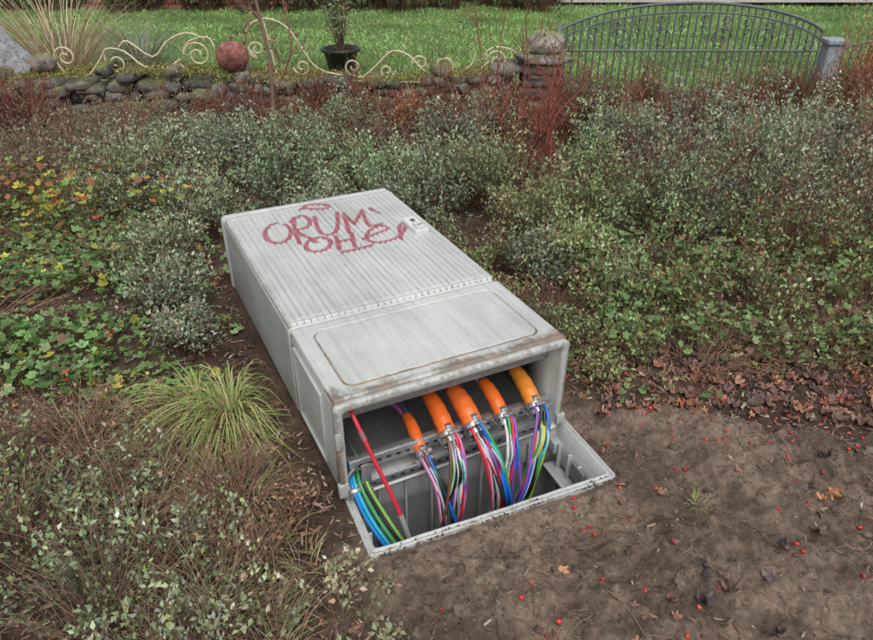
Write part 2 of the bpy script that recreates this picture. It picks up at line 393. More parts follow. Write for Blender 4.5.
GC=[[.16,.30,.09],[.22,.38,.13],[.29,.43,.19],[.54,.50,.09],[.42,.12,.05],[.12,.21,.06],[.22,.14,.08]]
mb=MB()
p=clumped(5200,-2.7,-.95,2.0,3.7,-.16);p=p[(p[:,0]<-1.22+(p[:,1]-2.1)*-.12)|(R.rand(len(p))<.12)]
cover(mb,p,.010,.028,.02,.13,GC,[5,5,3,.6,.12,2,.9])
p=clumped(440,-2.6,-1.1,3.1,3.9,.0,41);cover(mb,p,.016,.030,.12,.3,[[.5,.45,.07],[.55,.24,.08],[.45,.09,.06],[.27,.38,.12],[.3,.14,.08]],[2,1.4,.8,4.5,1.8])
p=clumped(480,-1.9,-.8,1.8,2.5,.05,42);cover(mb,p,.009,.022,.015,.06,GC,[5,5,3,1,.2,2,1])
mb.build('ground_cover_plants',M_leaf)
mb=MB()
p=clumped(5200,.62,2.9,2.15,3.5,-.10,43)
p=p[(p[:,1]>2.4-.12*p[:,0])|(R.rand(len(p))<.3)]
cover(mb,p,.008,.022,.02,.17,[[.16,.27,.09],[.22,.35,.13],[.28,.38,.18],[.42,.40,.09],[.34,.11,.06],[.12,.2,.07],[.22,.14,.08]],[5,5,3,.3,.15,3,1.8])
p=clumped(500,.3,2.4,1.95,2.6,.05,44);cover(mb,p,.008,.018,.01,.06,[[.17,.29,.09],[.24,.32,.12],[.28,.14,.08]],[4,3,2])
mb.build('ground_cover_plants',M_leaf)
mb=MB()
for (x,y,r,h,nt) in [(1.05,2.6,.2,.22,60),(1.4,2.55,.25,.26,70),(1.8,2.55,.25,.28,70),(2.2,2.7,.3,.33,80),(1.1,2.95,.25,.28,70),(1.6,3.0,.3,.32,80),(1.35,2.3,.2,.16,30),(1.75,2.2,.2,.2,36),(.85,2.55,.15,.18,30),(1.35,2.75,.3,.25,60),(2.0,3.1,.3,.3,60)]:
    shrub(mb,x,y,r,h,nt,10,.020,.012,[[.22,.32,.13],[.17,.25,.09],[.31,.38,.2],[.30,.15,.09]],[4,3,2,1.8],tcol=(.28,.16,.11),wild=.6,tr=.0014)
mb.build('bramble_bush',M_leaf)

# ---- grass clumps
def clump(mb,x,y,n,L,cols,w,width=.0045,droop=1.0,r0=.05,bias=(0,0)):
    ang=R.rand(n)*2*math.pi;l=L*(.55+.6*R.rand(n));ud=.35+.9*R.rand(n)
    dx=np.cos(ang)+bias[0];dy=np.sin(ang)+bias[1]
    b=np.stack([x+np.cos(ang)*r0*R.rand(n),y+np.sin(ang)*r0*R.rand(n)],1)
    K=8;t=np.linspace(0,1,K)[None]
    hor=l[:,None]*(t**1.25)*.75*(1.35-ud[:,None]*.5);ver=l[:,None]*(ud[:,None]*t*.95-droop*.8*t**2.3)
    cv=R.randn(n,1)*.12*l[:,None]*t**2
    PX=b[:,0:1]+dx[:,None]*hor-dy[:,None]*cv;PY=b[:,1:2]+dy[:,None]*hor+dx[:,None]*cv
    PZ=np.maximum(ver,.004)+gz(b[:,0],b[:,1])[:,None]
    P=np.stack([PX,PY,PZ],-1)
    ok=~inside(P).any(1);P=P[ok];n=len(P);dx=dx[ok];dy=dy[ok]
    side=np.stack([-dy,dx,np.zeros(n)],1);side/=np.linalg.norm(side,axis=1,keepdims=True)
    wd=width*(1-t**2*.9)*.5
    V=np.stack([P-side[:,None]*wd[...,None],P+np.array([0,0,-.0012]),P+side[:,None]*wd[...,None]],2).reshape(-1,3)
    F=[]
    for k in range(K-1):
        for j in range(2):F.append((k*3+j,k*3+j+1,(k+1)*3+j+1,(k+1)*3+j))
    F=(np.array(F)[None]+(np.arange(n)*K*3)[:,None,None]).reshape(-1,4)
    mb.add(V,F,np.repeat(pal(n,cols,w,.25),K*3,axis=0))
YG=[[.34,.42,.13],[.25,.34,.09],[.48,.5,.22],[.45,.36,.18]]
mb=MB();clump(mb,-.71,1.90,340,.40,YG,[4,3,3,1.5],droop=1.3,bias=(-.2,-.28),width=.0042,r0=.06);clump(mb,-.84,1.95,150,.36,YG,[3,3,3,2],droop=1.35,bias=(-.6,-.2));mb.build('sedge_grass',M_leaf)
mb=MB();clump(mb,-2.15,3.75,260,.42,YG,[4,4,2,1],droop=.5);clump(mb,-1.95,3.6,120,.35,YG,[4,4,2,1],droop=.6);mb.build('sedge_grass',M_leaf)
DRY=[[.38,.29,.18],[.48,.40,.27],[.27,.19,.12],[.29,.35,.13]]
mb=MB()
for (x,y,n,L,r0,dr) in [(-.55,1.12,110,.24,.1,.5),(-.85,1.4,130,.24,.16,.7),(-1.15,1.75,120,.2,.2,.9),(-.6,1.5,160,.22,.16,1.0),(-.5,1.3,120,.2,.12,1.),(-.35,1.25,50,.14,.08,1.),(-.9,1.7,120,.18,.2,1.1),(-.38,1.02,70,.2,.08,.7)]:
    clump(mb,x,y,n,L,DRY,[3,2,3,1.5],width=.0026,r0=r0,droop=dr)
clump(mb,.76,1.47,26,.05,YG,[3,3,1,1],width=.0025,r0=.03,droop=.6)
for i in range(20): clump(mb,.4+R.rand()*2.3,2.15+R.rand()*.9,22,.16,DRY,[2,2,3,3],width=.003,r0=.08,droop=.8)
for i in range(24): clump(mb,-3+R.rand()*6,3.5+R.rand()*1.5,26,.34,DRY,[3,2,3,1],width=.004,r0=.1,droop=.4)
mb.build('dry_grass',M_leaf)
mb=MB();clump(mb,-3.45,6.75,520,1.1,[[.5,.4,.26],[.4,.29,.18],[.6,.51,.36]],[3,3,2],width=.009,droop=.3,r0=.2);mb.build('pampas_grass',M_leaf)
mb=MB();clump(mb,-2.95,7.3,420,.8,[[.22,.26,.2],[.27,.22,.24],[.2,.26,.12]],[3,2,2],width=.009,droop=.6,r0=.2);mb.build('ornamental_grass',M_leaf)

# ------------------------------------------------------------ mulch, litter, pebbles, berries
bx=np.array([[-.5,-.5,0],[.5,-.5,0],[.4,.5,0],[-.35,.5,0],[-.4,-.45,.6],[.4,-.4,.8],[.3,.45,.5],[-.3,.4,.7]])
bxF=[(4,5,6,7),(0,1,5,4),(1,2,6,5),(2,3,7,6),(3,0,4,7)]
def scatter_ok(x,y):
    P=np.stack([x,y,np.zeros_like(x)],1);return ~inside(P)
mb=MB()
n=32000;y=.7+R.rand(n)**1.5*4.4;x=(R.rand(n)-.5)*2*(1.0+y*.75)
k=scatter_ok(x,y)&((soilmask(x,y)<.5)|(R.rand(n)<.05));x=x[k];y=y[k];n=len(x)
d=R.randn(n,3)*np.array([1,1,.22]);nr=np.array([0,0,1])+R.randn(n,3)*.35
s=.007+.022*R.rand(n)**2;s3=np.stack([s*(.2+.3*R.rand(n)),s*1.3,s*.22],1)
mb.place(bx,bxF,np.stack([x,y,gz(x,y)+.002+.006*R.rand(n)],1),d,nr,s3,pal(n,[[.19,.115,.08],[.11,.068,.05],[.29,.2,.145],[.44,.34,.26],[.24,.125,.085]],[4,3,3,1.4,2],.3))
mb.build('bark_mulch',M_litter)
def icos(s):
    bm=bmesh.new();bmesh.ops.create_icosphere(bm,subdivisions=s,radius=1);a=np.array([v.co[:] for v in bm.verts]);b=np.array([[v.index for v in f.verts] for f in bm.faces]);bm.free();return a,b
ICO,ICOF=icos(1);I2=icos(2);ICO3,ICO3F=icos(3)
lump=ICO*(1+.7*(R.rand(len(ICO),1)-.5))
mb=MB();n=42000;y=.8+R.rand(n)*1.5;x=-.35+R.rand(n)*2.5
k=scatter_ok(x,y)&(soilmask(x,y)>.25)&(fbm(x*6,y*6,3,77)+.35*R.randn(n)>-.05);x=x[k];y=y[k];n=len(x)
s=.0010+.0035*R.rand(n)**4+.006*(R.rand(n)<.01)*R.rand(n)
mb.place(lump,ICOF,np.stack([x,y,gz(x,y)-s*.1],1),R.randn(n,3),R.randn(n,3),np.stack([s*1.2,s*(.7+.6*R.rand(n)),s*.7],1),pal(n,[[.30,.22,.17],[.22,.16,.115],[.38,.30,.24],[.15,.11,.085]],[5,3,2,1.5],.2))
mb.build('soil_crumbs',M_ground)
# clods of dug earth, half sunk
mb=MB();V2=I2[0];nn_=fbm(V2[:,0]*1.7+3,V2[:,1]*1.7+V2[:,2]*1.3,4,5)[:,None];clod=V2*(1+.9*nn_)
n=1100;x=-.15+R.rand(n)*2.1;y=.95+R.rand(n)*1.25;k=scatter_ok(x,y)&(soilmask(x,y)>.4)&(fbm(x*3,y*3,3,19)+.25*R.randn(n)>.02);x=x[k];y=y[k];n=len(x)
s=.004+.014*R.rand(n)**2.5
mb.place(clod,I2[1],np.stack([x,y,gz(x,y)-s*.25],1),R.randn(n,3)*[1,1,.3],R.randn(n,3)*.4+[0,0,1],np.stack([s*1.3,s*(.8+.5*R.rand(n)),s*.6],1),pal(n,[[.27,.195,.148],[.20,.145,.105],[.33,.25,.195]],[4,3,2],.15))
mb.build('soil_clods',M_ground,True)
mb=MB()
for i in range(900):
    if i<530: y=.9+R.rand()*1.3;x=-.1+R.rand()*1.9
    else: y=1.0+R.rand()*3;x=(R.rand()-.5)*2*(1+y*.7)
    L=.015+.07*R.rand()**2+(.3*R.rand() if R.rand()<.07 else 0);a=R.rand()*6.28;pts=[]
    for t in np.linspace(0,1,7):
        px=x+math.cos(a)*L*t;py=y+math.sin(a)*L*t;a+=R.randn()*.16;pts.append([px,py,float(gz(px,py))+.003+.007*R.rand()])
    pts=np.array(pts)
    if inside(pts).any():continue
    mb.tube(pts,.0005+.0013*R.rand()**2,4,np.array([.2,.13,.09])*(.35+1.3*R.rand()))
mb.build('fallen_twigs',M_twig)
def litter(mb,x,y,s0,s1,cols,w,lift=.004):
    k=scatter_ok(x,y);x=x[k];y=y[k];n=len(x)
    nr=np.array([0,0,1])+R.randn(n,3)*.4;s=s0+(s1-s0)*R.rand(n)
    mb.place(MP,MPF,np.stack([x,y,gz(x,y)+lift+.010*R.rand(n)],1),R.randn(n,3)*np.array([1,1,.2]),nr,np.stack([s*(.6+.5*R.rand(n)),s,s*(.3+2*R.rand(n))],1),pal(n,cols,w,.3),MTW)
BR=[[.26,.13,.09],[.17,.095,.075],[.36,.22,.155],[.46,.22,.09],[.34,.11,.07],[.14,.085,.075]]
mb=MB()
n=620;litter(mb,.55+2.0*R.rand(n),1.9+.75*R.rand(n)**1.1,.010,.030,BR,[4,5,2.5,.3,.9,4])
n=260;xx=.75+1.5*R.rand(n);litter(mb,xx,2.02-.12*xx+.42*R.rand(n),.012,.034,BR,[5,4,3,.3,1.2,3])
xx=-2.8+R.rand(340)*2.2;yy=1.3+R.rand(340)*2.8;litter(mb,xx,yy,.010,.026,BR,[4,4,3,.5,.6,3])
xx=R.rand(260)*3.4-.3;yy=2.3+R.rand(260)*2.4;litter(mb,xx,yy,.016,.03,BR,[4,4,3,1,1.5,3],.03)
xx=.0+R.rand(26)*1.6;yy=.95+R.rand(26)*1.0;litter(mb,xx,yy,.008,.02,BR,[3,4,1,.2,.4,4])
litter(mb,np.array([.62,.70,.66,.93,.85,.80,1.05,1.1,1.2,.74]),np.array([1.18,1.22,1.12,1.3,1.18,1.02,1.35,1.5,1.62,1.15]),.022,.034,[[.10,.07,.07],[.15,.095,.08]],[3,2])
litter(mb,np.array([.33,1.12,1.17,-1.05]),np.array([1.22,1.47,1.5,2.75]),.016,.026,[[.55,.26,.10],[.5,.17,.07]],[3,2])
mb.build('fallen_leaves',M_litter)
mb=MB();n=135;x=.0+R.rand(n)*1.75;y=1.0+R.rand(n)*1.15
x[:50]=.6+R.rand(50)*.9;y[:50]=1.6+R.rand(50)*.5
k=scatter_ok(x,y);x=x[k];y=y[k];n=len(x);s=.0040+.0026*R.rand(n)
mb.place(ICO3,ICO3F,np.stack([x,y,gz(x,y)+s*.5],1),R.randn(n,3),R.randn(n,3),np.stack([s,s*1.25,s],1),pal(n,[[.45,.03,.03],[.30,.02,.02],[.45,.07,.04],[.2,.03,.02]],[4,3,1,1],.15))
mb.build('red_berries',M_plast,True)

# ------------------------------------------------------------ cabinet
def rrect(x0,x1,z0,z1,r,n=6):
    out=[]
    for cx,cz,a0 in ((x1-r,z0+r,-90),(x1-r,z1-r,0),(x0+r,z1-r,90),(x0+r,z0+r,180)):
        for k in range(n+1):
            a=math.radians(a0+90*k/n);out.append((cx+r*math.cos(a),cz+r*math.sin(a)))
    return np.array(out)
def loft(mb,loops,col,cap0=False,cap1=False):
    n=len(loops[0]);V=np.vstack(loops);F=[]
    for k in range(len(loops)-1):
        for j in range(n):
            F.append((k*n+j,k*n+(j+1)%n,(k+1)*n+(j+1)%n,(k+1)*n+j))
    mb.add(V,F,col)
    for c,k in ((cap0,0),(cap1,len(loops)-1)):
        if c: mb.add(loops[k],[list(range(n))],col)
def lb(rect,b,r):
    q=rrect(*rect,r);return np.stack([q[:,0],np.full(len(q),b),q[:,1]],1)
GR=np.array([.495,.51,.495])
cab=empty('utility_cabinet',(CABO[0],CABO[1],.012),CABA)
W=.77;T=.346
mb=MB();o=lambda i,b,r,tt=0:lb((i,W-i,i*.5,T-i+tt),b,r)
loops=[o(.022,.446,.012),o(.022,.18,.012),o(.03,.17,.012),o(.03,.05,.012),o(.022,.046,.014),o(.022,.012,.014),o(.016,.0,.016),o(.003,.0,.016),o(-.004,.004,.02),o(-.004,.020,.02),o(.003,.024,.018)]
for b in np.linspace(.06,.42,12): loops.append(o(.003,b,.018))
loops+= [o(.003,.434,.018),o(.014,.440,.016)]
for k in range(4,9):
    q=loops[k];q[:,1]+=.004*fbm(q[:,0]*25,q[:,2]*25,3,12)
loft(mb,loops,GR)
V=np.vstack(mb.v);dirt_shade=np.clip(.50-V[:,1]*6,0,.50)+np.clip(.34-V[:,2]*1.3,0,.3)
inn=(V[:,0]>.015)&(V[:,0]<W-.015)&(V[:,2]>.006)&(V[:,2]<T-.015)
dirt_shade=np.where(inn,.30,dirt_shade)  # even darkening inside, painted shade of the opening
mb.c[0]=mb.c[0]*np.where(inn&(V[:,1]>.1),.42,1.)[:,None]  # deeper inner walls coloured darker to stand for interior shade
mb.build('base_shell',M_cab,False,cab,{'DirtShade':dirt_shade,'Paint':np.zeros(len(V))})
mb=MB()
loops=[o(.03,1.30,.012),o(.03,.462,.012),o(.024,.456,.014),o(.006,.456,.02),o(-.001,.460,.022),o(.0005,.472,.02),o(.0005,1.440,.02),o(.003,1.444,.02),o(.003,1.450,.02),o(-.006,1.454,.024),o(-.006,1.480,.024),o(.004,1.488,.02)]
loft(mb,loops,GR,True,True)
V=np.vstack(mb.v);dirt_shade=np.clip(.34-V[:,2]*1.3,0,.3)+.5*(V[:,1]<.4585)  # dirt low down, plus painted shade on the near face at the joint
mb.build('upper_body',M_cab,False,cab,{'DirtShade':dirt_shade,'Paint':np.zeros(len(V))})
# added dark band for the shade in the joint between base and upper section
mb=MB();loft(mb,[o(.008,.4405,.016),o(.008,.4555,.016)],(.02,.02,.02));mb.build('joint_shade_band',M_plast,True,cab)

def homog(src,dst):
    A_=[];b_=[]
    for (u,v),(x,y) in zip(src,dst):
        A_.append([u,v,1,0,0,0,-u*x,-v*x]);b_.append(x);A_.append([0,0,0,u,v,1,-u*y,-v*y]);b_.append(y)
    h=np.linalg.solve(A_,b_);return np.append(h,1).reshape(3,3)
H=homog([(217,218),(385,191),(505,287),(285,330)],[(0,1.484),(.77,1.484),(.77,.457),(0,.457)])
def dm(P):
    P=np.asarray(P,float);q=np.c_[P,np.ones(len(P))]@H.T;return q[:,:2]/q[:,2:]
def ell(cx,cy,rx,ry,a0=0,a1=360,n=16,tilt=0):
    a=np.radians(np.linspace(a0,a1,n));return [(cx+rx*math.cos(t),cy+ry*math.sin(t)+tilt*rx*math.cos(t)) for t in a]
strokes=[ell(274,237,13,10,-60,265),[(289,222),(291,234),(296,248)],
 catmull([(286,226),(297,220),(306,224),(304,231),(293,235),(303,241),(314,247)],5),
 catmull([(311,221),(314,232),(321,239),(331,238),(335,230),(334,217)],5),
 [(341,218),(347,238)],[(342,220),(352,229),(360,216)],catmull([(360,215),(364,225),(369,231),(381,229)],5),[(368,213),(378,218)],
 ell(315,249,13,7,20,385,tilt=-.1),
 [(333,241),(337,254)],[(335,247),(350,244)],[(349,238),(353,252)],
 catmull([(362,244),(378,238),(388,234),(380,231),(368,236),(366,245),(378,248),(396,244),(405,236),(406,229),(400,232),(402,245)],5),
 [(340,257),(352,255),(370,251)],ell(313,211,13,2.6,0,360),[(300,212),(296,214)]]
segs=[]
for s in strokes:
    q=dm(s)
    for i in range(len(q)-1): segs.append((*q[i],*q[i+1]))
segs=np.array(segs)
def paint(a,b):
    out=np.full(a.shape,9.)
    for x0,y0,x1,y1 in segs:
        dx=x1-x0;dy=y1-y0;l=dx*dx+dy*dy+1e-12
        t=np.clip(((a-x0)*dx+(b-y0)*dy)/l,0,1)
        out=np.minimum(out,np.hypot(a-x0-t*dx,b-y0-t*dy))
    w=.0082+.0022*fbm(a*7,b*7,2,91)
    return sstep(w+.004,w-.002,out)
def panel(name,a0,a1,b0,b1,ra,rb,hf,dirtshadef,paintf,base):
    aa=np.linspace(a0,a1,int((a1-a0)/ra));bb=np.linspace(b0,b1,int((b1-b0)/rb));A_,B_=np.meshgrid(aa,bb)
    Hh=hf(A_,B_)
    e=np.minimum(np.minimum(A_-a0,a1-A_),np.minimum(B_-b0,b1-B_))
    Hh=np.where(e<1e-6,-.008,Hh)
    i_=np.arange(A_.size).reshape(A_.shape);F=np.stack([i_[:-1,:-1],i_[:-1,1:],i_[1:,1:],i_[1:,:-1]],-1).reshape(-1,4)
    D=dirtshadef(A_,B_)+.35*(e<1e-6)  # edge skirt darkened to paint the shade of the gaps
    mb=MB();mb.add(np.stack([A_,B_,base+Hh],-1).reshape(-1,3),F,GR)
    return mb.build(name,M_cab,True,cab,{'DirtShade':D.ravel(),'Paint':paintf(A_,B_).ravel()})
def ribs(a,b):
    ph=(a-.035)/.0235;f=np.abs(ph-np.round(ph))*2
    gro=1-sstep(.10,.36,f)
    ins=sstep(.0,.006,b-.505)*sstep(.0,.006,1.415-b)*sstep(0,.004,a-.03)*sstep(0,.004,.742-a)
    fr=np.minimum(np.minimum(a-.02,.75-a),np.minimum(b-.485,1.428-b))
    return .009-.0062*gro*ins-.004*np.exp(-(fr/.003)**2)
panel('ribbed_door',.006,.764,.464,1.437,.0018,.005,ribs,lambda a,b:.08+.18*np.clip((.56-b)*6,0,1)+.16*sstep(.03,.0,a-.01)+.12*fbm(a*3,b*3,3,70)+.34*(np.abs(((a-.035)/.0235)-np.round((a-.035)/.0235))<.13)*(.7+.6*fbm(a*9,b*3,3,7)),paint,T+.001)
def dlid(a,b):
    qx=np.abs(a-.385)-.325;qy=np.abs(b-.235)-.160
    r=.035;return np.hypot(np.maximum(qx+r,0),np.maximum(qy+r,0))+np.minimum(np.maximum(qx+r,qy+r),0)-r
def lid(a,b):
    d=dlid(a,b)
    return .0065+.0008*sstep(.004,-.004,d)-.0078*np.exp(-(d/.0032)**2)+.004*sstep(.05,.03,b)
def liddirtshade(a,b):
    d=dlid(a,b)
    return np.clip(.68-(b-.01)*6.0,0,.56)*(.85+.7*fbm(a*7,b*7,3,55))+.07+.10*fbm(a*4,b*4,3,71)+.16*sstep(.02,.0,np.abs(a-.02))+.62*np.exp(-(d/.0036)**2)+.1*sstep(.40,.44,b)  # grime, plus painted shade in the lid groove and beside the joint
panel('base_cover_panel',.004,.766,.022,.438,.0024,.0024,lid,liddirtshade,lambda a,b:a*0,T+.001)
mb=MB()
def rbox(mb,a0,a1,b0,b1,c0,c1,r,col,ins=.004):
    L=[]
    for c,i in ((c0,0),(c1-ins,0),(c1-ins*.3,ins*.3),(c1,ins)):
        q=rrect(a0+i,a1-i,b0+i,b1-i,r-i*.5,4);L.append(np.stack([q[:,0],q[:,1],np.full(len(q),c)],1))
    loft(mb,L,col,False,True)
rbox(mb,.664,.728,.91,1.06,T+.001,T+.030,.014,GR*1.2)
rbox(mb,.677,.715,.925,.985,T+.028,T+.042,.012,GR*1.15)
V=np.vstack(mb.v);mb.build('lock_cover',M_cab,False,cab,{'DirtShade':np.full(len(V),.16),'Paint':np.zeros(len(V))})
mb=MB()
rbox(mb,.688,.706,1.005,1.032,T+.026,T+.0325,.007,(.06,.06,.06),.001)
rbox(mb,.684,.708,.94,.947,T+.038,T+.0435,.003,(.12,.12,.12),.001)
mb.build('lock_cylinder',M_plast,False,cab)
mb=MB()
for a0,a1 in ((-.006,.004),(W-.004,W+.006)):
    mb.box((a0,.13,.05),(a1,.135,.31),GR*.95);mb.box((a0,.40,.05),(a1,.405,.31),GR*.95);mb.box((a0,.135,.305),(a1,.40,.31),GR*.95);mb.box((a0,.135,.05),(a1,.40,.055),GR*.95)
V=np.vstack(mb.v);mb.build('side_ribs',M_cab,False,cab,{'DirtShade':np.full(len(V),.25),'Paint':np.zeros(len(V))},.0015)
mb=MB()
mb.box((-.012,-.006,.02),(.02,.012,.07),GR*.8);mb.box((W-.02,-.006,.02),(W+.012,.012,.06),GR*.8)
mb.box((W-.006,.015,.05),(W+.010,.05,.13),GR*.9);mb.box((-.008,-.003,.20),(.012,.008,.26),GR*.8)
V=np.vstack(mb.v);mb.build('corner_lugs',M_cab,False,cab,{'DirtShade':np.full(len(V),.40),'Paint':np.zeros(len(V))},.003)

mb=MB();ST=np.array([.55,.56,.57])
mb.box((.035,.028,.075),(.735,.032,.115),ST);mb.box((.035,.032,.111),(.735,.055,.115),ST)
mb.box((.04,.0,.020),(.73,.004,.050),ST*.9);mb.box((.04,.004,.020),(.73,.03,.024),ST*.9)
mb.box((.033,.06,.285),(.737,.085,.290),ST*.8);mb.box((.033,.06,.258),(.737,.063,.285),ST*.8)
mb.box((.035,.26,.20),(.735,.264,.24),ST*.6)
for a in (.06,.70):
    mb.box((a,-.003,.015),(a+.03,0,.12),ST);mb.box((a,.03,.11),(a+.004,.4,.13),ST*.8)
for i in range(22):
    a=.06+i*.031;mb.box((a,-.0012,.032),(a+.014,.0,.039),(.05,.05,.05));mb.box((a,.0268,.090),(a+.014,.028,.098),(.05,.05,.05))
mb.build('mounting_rails',M_metal,False,cab,None,.001)

# ------------------------------------------------------------ conduits & microducts
COL=dict(blue=(.01,.12,.5),cyan=(.02,.36,.55),green=(.03,.30,.08),lime=(.28,.46,.05),yellow=(.65,.46,.04),red=(.5,.02,.03),pink=(.5,.12,.26),violet=(.20,.07,.38),white=(.55,.55,.53),black=(.015,.015,.017),grey=(.2,.2,.21),orange=(.65,.17,.02),brown=(.14,.055,.03),turq=(.03,.38,.33))
defs=[
 (.262,.080,.020,(.72,.135,.02),.045,8,['green','violet','black','blue','pink','black','brown','violet']),
 (.350,.125,.028,(.76,.14,.02),-.035,11,['white','violet','black','red','green','violet','grey','black','pink','brown','turq']),
 (.440,.125,.033,(.76,.16,.03),.055,12,['red','white','violet','blue','pink','turq','black','red','green','red','grey','blue']),
 (.545,.125,.024,(.76,.15,.02),-.055,9,['red','black','violet','red','white','blue','green','grey','violet']),
 (.665,.125,.028,(.72,.25,.03),-.10,11,['green','blue','yellow','black','orange','lime','black','green','blue','violet','cyan'])]
for i,(a,c,r,oc,sh,nd,pr) in enumerate(defs):
    e=empty('cable_bundle',(CABO[0],CABO[1],.012),CABA)
    up=np.array([.005+.01*R.randn(),[.135,.15,.14,.135,.15][i],.045])
    s0=np.array([a,.012,c]);P=catmull([s0,s0+up*.35+[0,0,.012],s0+up*.7+[0,0,.012],s0+up],6)
    prof=np.interp(np.linspace(0,1,len(P)),[0,.06,.5,.9,1],[.82,1.0,.97,.80,.58])*r*(1+.03*np.sin(np.arange(len(P))*1.7))
    mb=MB();mb.tube(P,prof,20,oc,False);mb.build('orange_sleeve',M_plast,True,e)
    mb=MB();dirv=(P[1]-P[0])/np.linalg.norm(P[1]-P[0])
    for off in (-.004,-.026):
        q=s0+dirv*off
        mb.tube([q-dirv*.009,q-dirv*.0088,q+dirv*.0088,q+dirv*.009],[r*.7,r*1.0,r*1.0,r*.7],20,ST)
        mb.box((q[0]-.010,q[1]-.008,q[2]+r*.9),(q[0]+.010,q[1]+.008,q[2]+r*.9+.013),ST)
        mb.box((q[0]+r*.9,q[1]-.007,q[2]-.009),(q[0]+r*.9+.014,q[1]+.007,q[2]+.009),ST*.8)
    mb.box((a-.022,-.012,c-r-.015),(a+.022,.03,c-r-.004),ST)
    mb.build('pipe_clamp',M_metal,False,e,None,.0012)
    mb=MB();rd=.0050
    for k in range(nd):
        th=k*2.399;rr=r*.72*math.sqrt((k+.5)/nd)
        ox=rr*math.cos(th);oz=rr*math.sin(th);col=np.array(COL[pr[k%len(pr)]])
        q0=s0+[ox,-.0,oz];q1=s0+[ox*1.1,-.045,oz*1.1-.008]
        j=R.randn(3)*.012
        q2=s0+[ox*1.5+sh*.35,-.100+oz*.8,-.075+j[2]*.5];q3=s0+[ox*2.0+sh*.8+j[0],-.115-oz*1.4+j[1]*.6,-.22];q4=s0+[ox*2.2+sh*1.2+j[0]*2,-.085+oz*1.5+j[1],-.40];q5=s0+[ox*3+sh*1.5+j[0]*2,-.05+j[1],-.62]
        pts=catmull([s0+[ox*.8,.05,oz*.8],q0,q1,q2,q3,q4,q5],8)
        mb.tube(pts,rd,8,col)
        if k%3==1:
            mb.tube(pts+np.array([.001,-.0035,.0028]),rd*.45,5,(.5,.5,.48))
        jj=R.randn(3)*.02
        u0=s0+up*.9+[ox*.55,0,oz*.55];u1=s0+up+[ox*1.1,.06,oz*1.1];u2=np.array([a-.03+ox*2+jj[0],.34,.15+oz*2+jj[2]]);u3=np.array([a-.06+ox*2+jj[0]*2,.70,.17+oz+jj[2]])
        u3[0]=min(max(u3[0],.06),.71)
        mb.tube(catmull([u0,u1,u2,u3],7),rd,8,col)
    mb.build('microducts',M_plast,True,e)
e=empty('loose_cable',(CABO[0],CABO[1],.012),CABA)
mb=MB();P=catmull([(.06,.16,.30),(.055,.03,.295),(.085,-.05,.17),(.125,-.12,.02),(.15,-.16,-.12)],10)
mb.tube(P,.0062,10,(.55,.02,.04),True)
mb.build('red_duct',M_plast,True,e)
mb=MB();mb.tube(P[-10:-3]+[0,0,.0005],.0085,10,(.25,.25,.25),True);mb.tube(P[14:17],.0078,10,(.32,.1,.1),True);mb.build('duct_connector',M_plast,True,e)
e=empty('loose_cable',(CABO[0],CABO[1],.012),CABA)
mb=MB()
for k,(cc,dx) in enumerate([((.01,.20,.55),0),((.03,.38,.55),.012),((.05,.32,.10),.03),((.02,.02,.02),.045),((.22,.42,.08),.055)]):
    P=catmull([(.05+dx,.10,.06),(.03+dx*.8,.0,.05),(.045+dx,-.06,-.03),(.085+dx,-.13,-.12),(.15+dx,-.17,-.26),(.2+dx,-.15,-.5)],8);mb.tube(P,.0055,8,cc)
mb.build('blue_green_ducts',M_plast,True,e)
mb=MB()
P=catmull([(.09,.0,.02),(.03,-.01,.035),(.02,.02,.06),(.05,.03,.09)],6);mb.tube(P,.008,8,ST*.5);mb.box((.018,-.02,.02),(.05,-.002,.05),ST)
mb.build('cable_gland',M_metal,True,e)

# ------------------------------------------------------------ pit plinth
pit=empty('cabinet_plinth',(PITO[0],PITO[1],0),PITA)
mb=MB();L=[]
for ins,z,r in [(0,-.05,.014),(0,.010,.014),(.002,.016,.013),(.008,.017,.011),(.010,.010,.010),(.017,.009,.010),(.019,.016,.010),(.023,.016,.010),(.025,-.03,.010),(.036,-.04,.010),(.038,-.13,.010),(.030,-.14,.010),(.034,-.55,.010)]:
    q=rrect(ins,.803-ins,ins,.34-ins,r);L.append(np.stack([q[:,0],q[:,1],np.full(len(q),z)],1))
NS=[max(1,int(np.linalg.norm(L[0][(i+1)%len(L[0])]-L[0][i])/.02)) for i in range(len(L[0]))]
def dens(q):
    out=[]
    for i in range(len(q)):
        p0=q[i];p1=q[(i+1)%len(q)];k=NS[i]
        for t in range(k): out.append(p0+(p1-p0)*t/k)
    return np.array(out)
L=[dens(q) for q in L]
for q in L[:8]: q[:,2]+=.003*fbm(q[:,0]*14,q[:,1]*14,3,2);q[:,1]+=.003*fbm(q[:,0]*9,q[:,1]*9+4,2,2)
loft(mb,L,GR*.9)
V=np.vstack(mb.v);dirt_shade=np.where(V[:,2]>-.01,.36+.16*fbm(V[:,0]*9,V[:,1]*9,3,44),.24)+np.clip(-V[:,2]-.1,0,.3)*.6
mb.build('plinth_shell',M_cab,False,pit,{'DirtShade':dirt_shade,'Paint':np.zeros(len(V))})
mb=MB()
for b in (.07,.13,.19,.25): mb.box((.752,b,-.4),(.767,b+.008,-.045),GR*.85);mb.box((.036,b,-.4),(.048,b+.008,-.045),GR*.85)
mb.box((.72,.05,-.16),(.770,.29,-.15),GR*.9);mb.box((.75,.10,-.11),(.762,.17,-.05),GR*.35);mb.box((.73,.03,-.09),(.768,.07,-.045),GR*.9);mb.box((.74,.26,-.09),(.768,.31,-.045),GR*.9)
for a in np.arange(.12,.7,.09): mb.box((a,.292,-.4),(a+.008,.304,-.045),GR*.85)
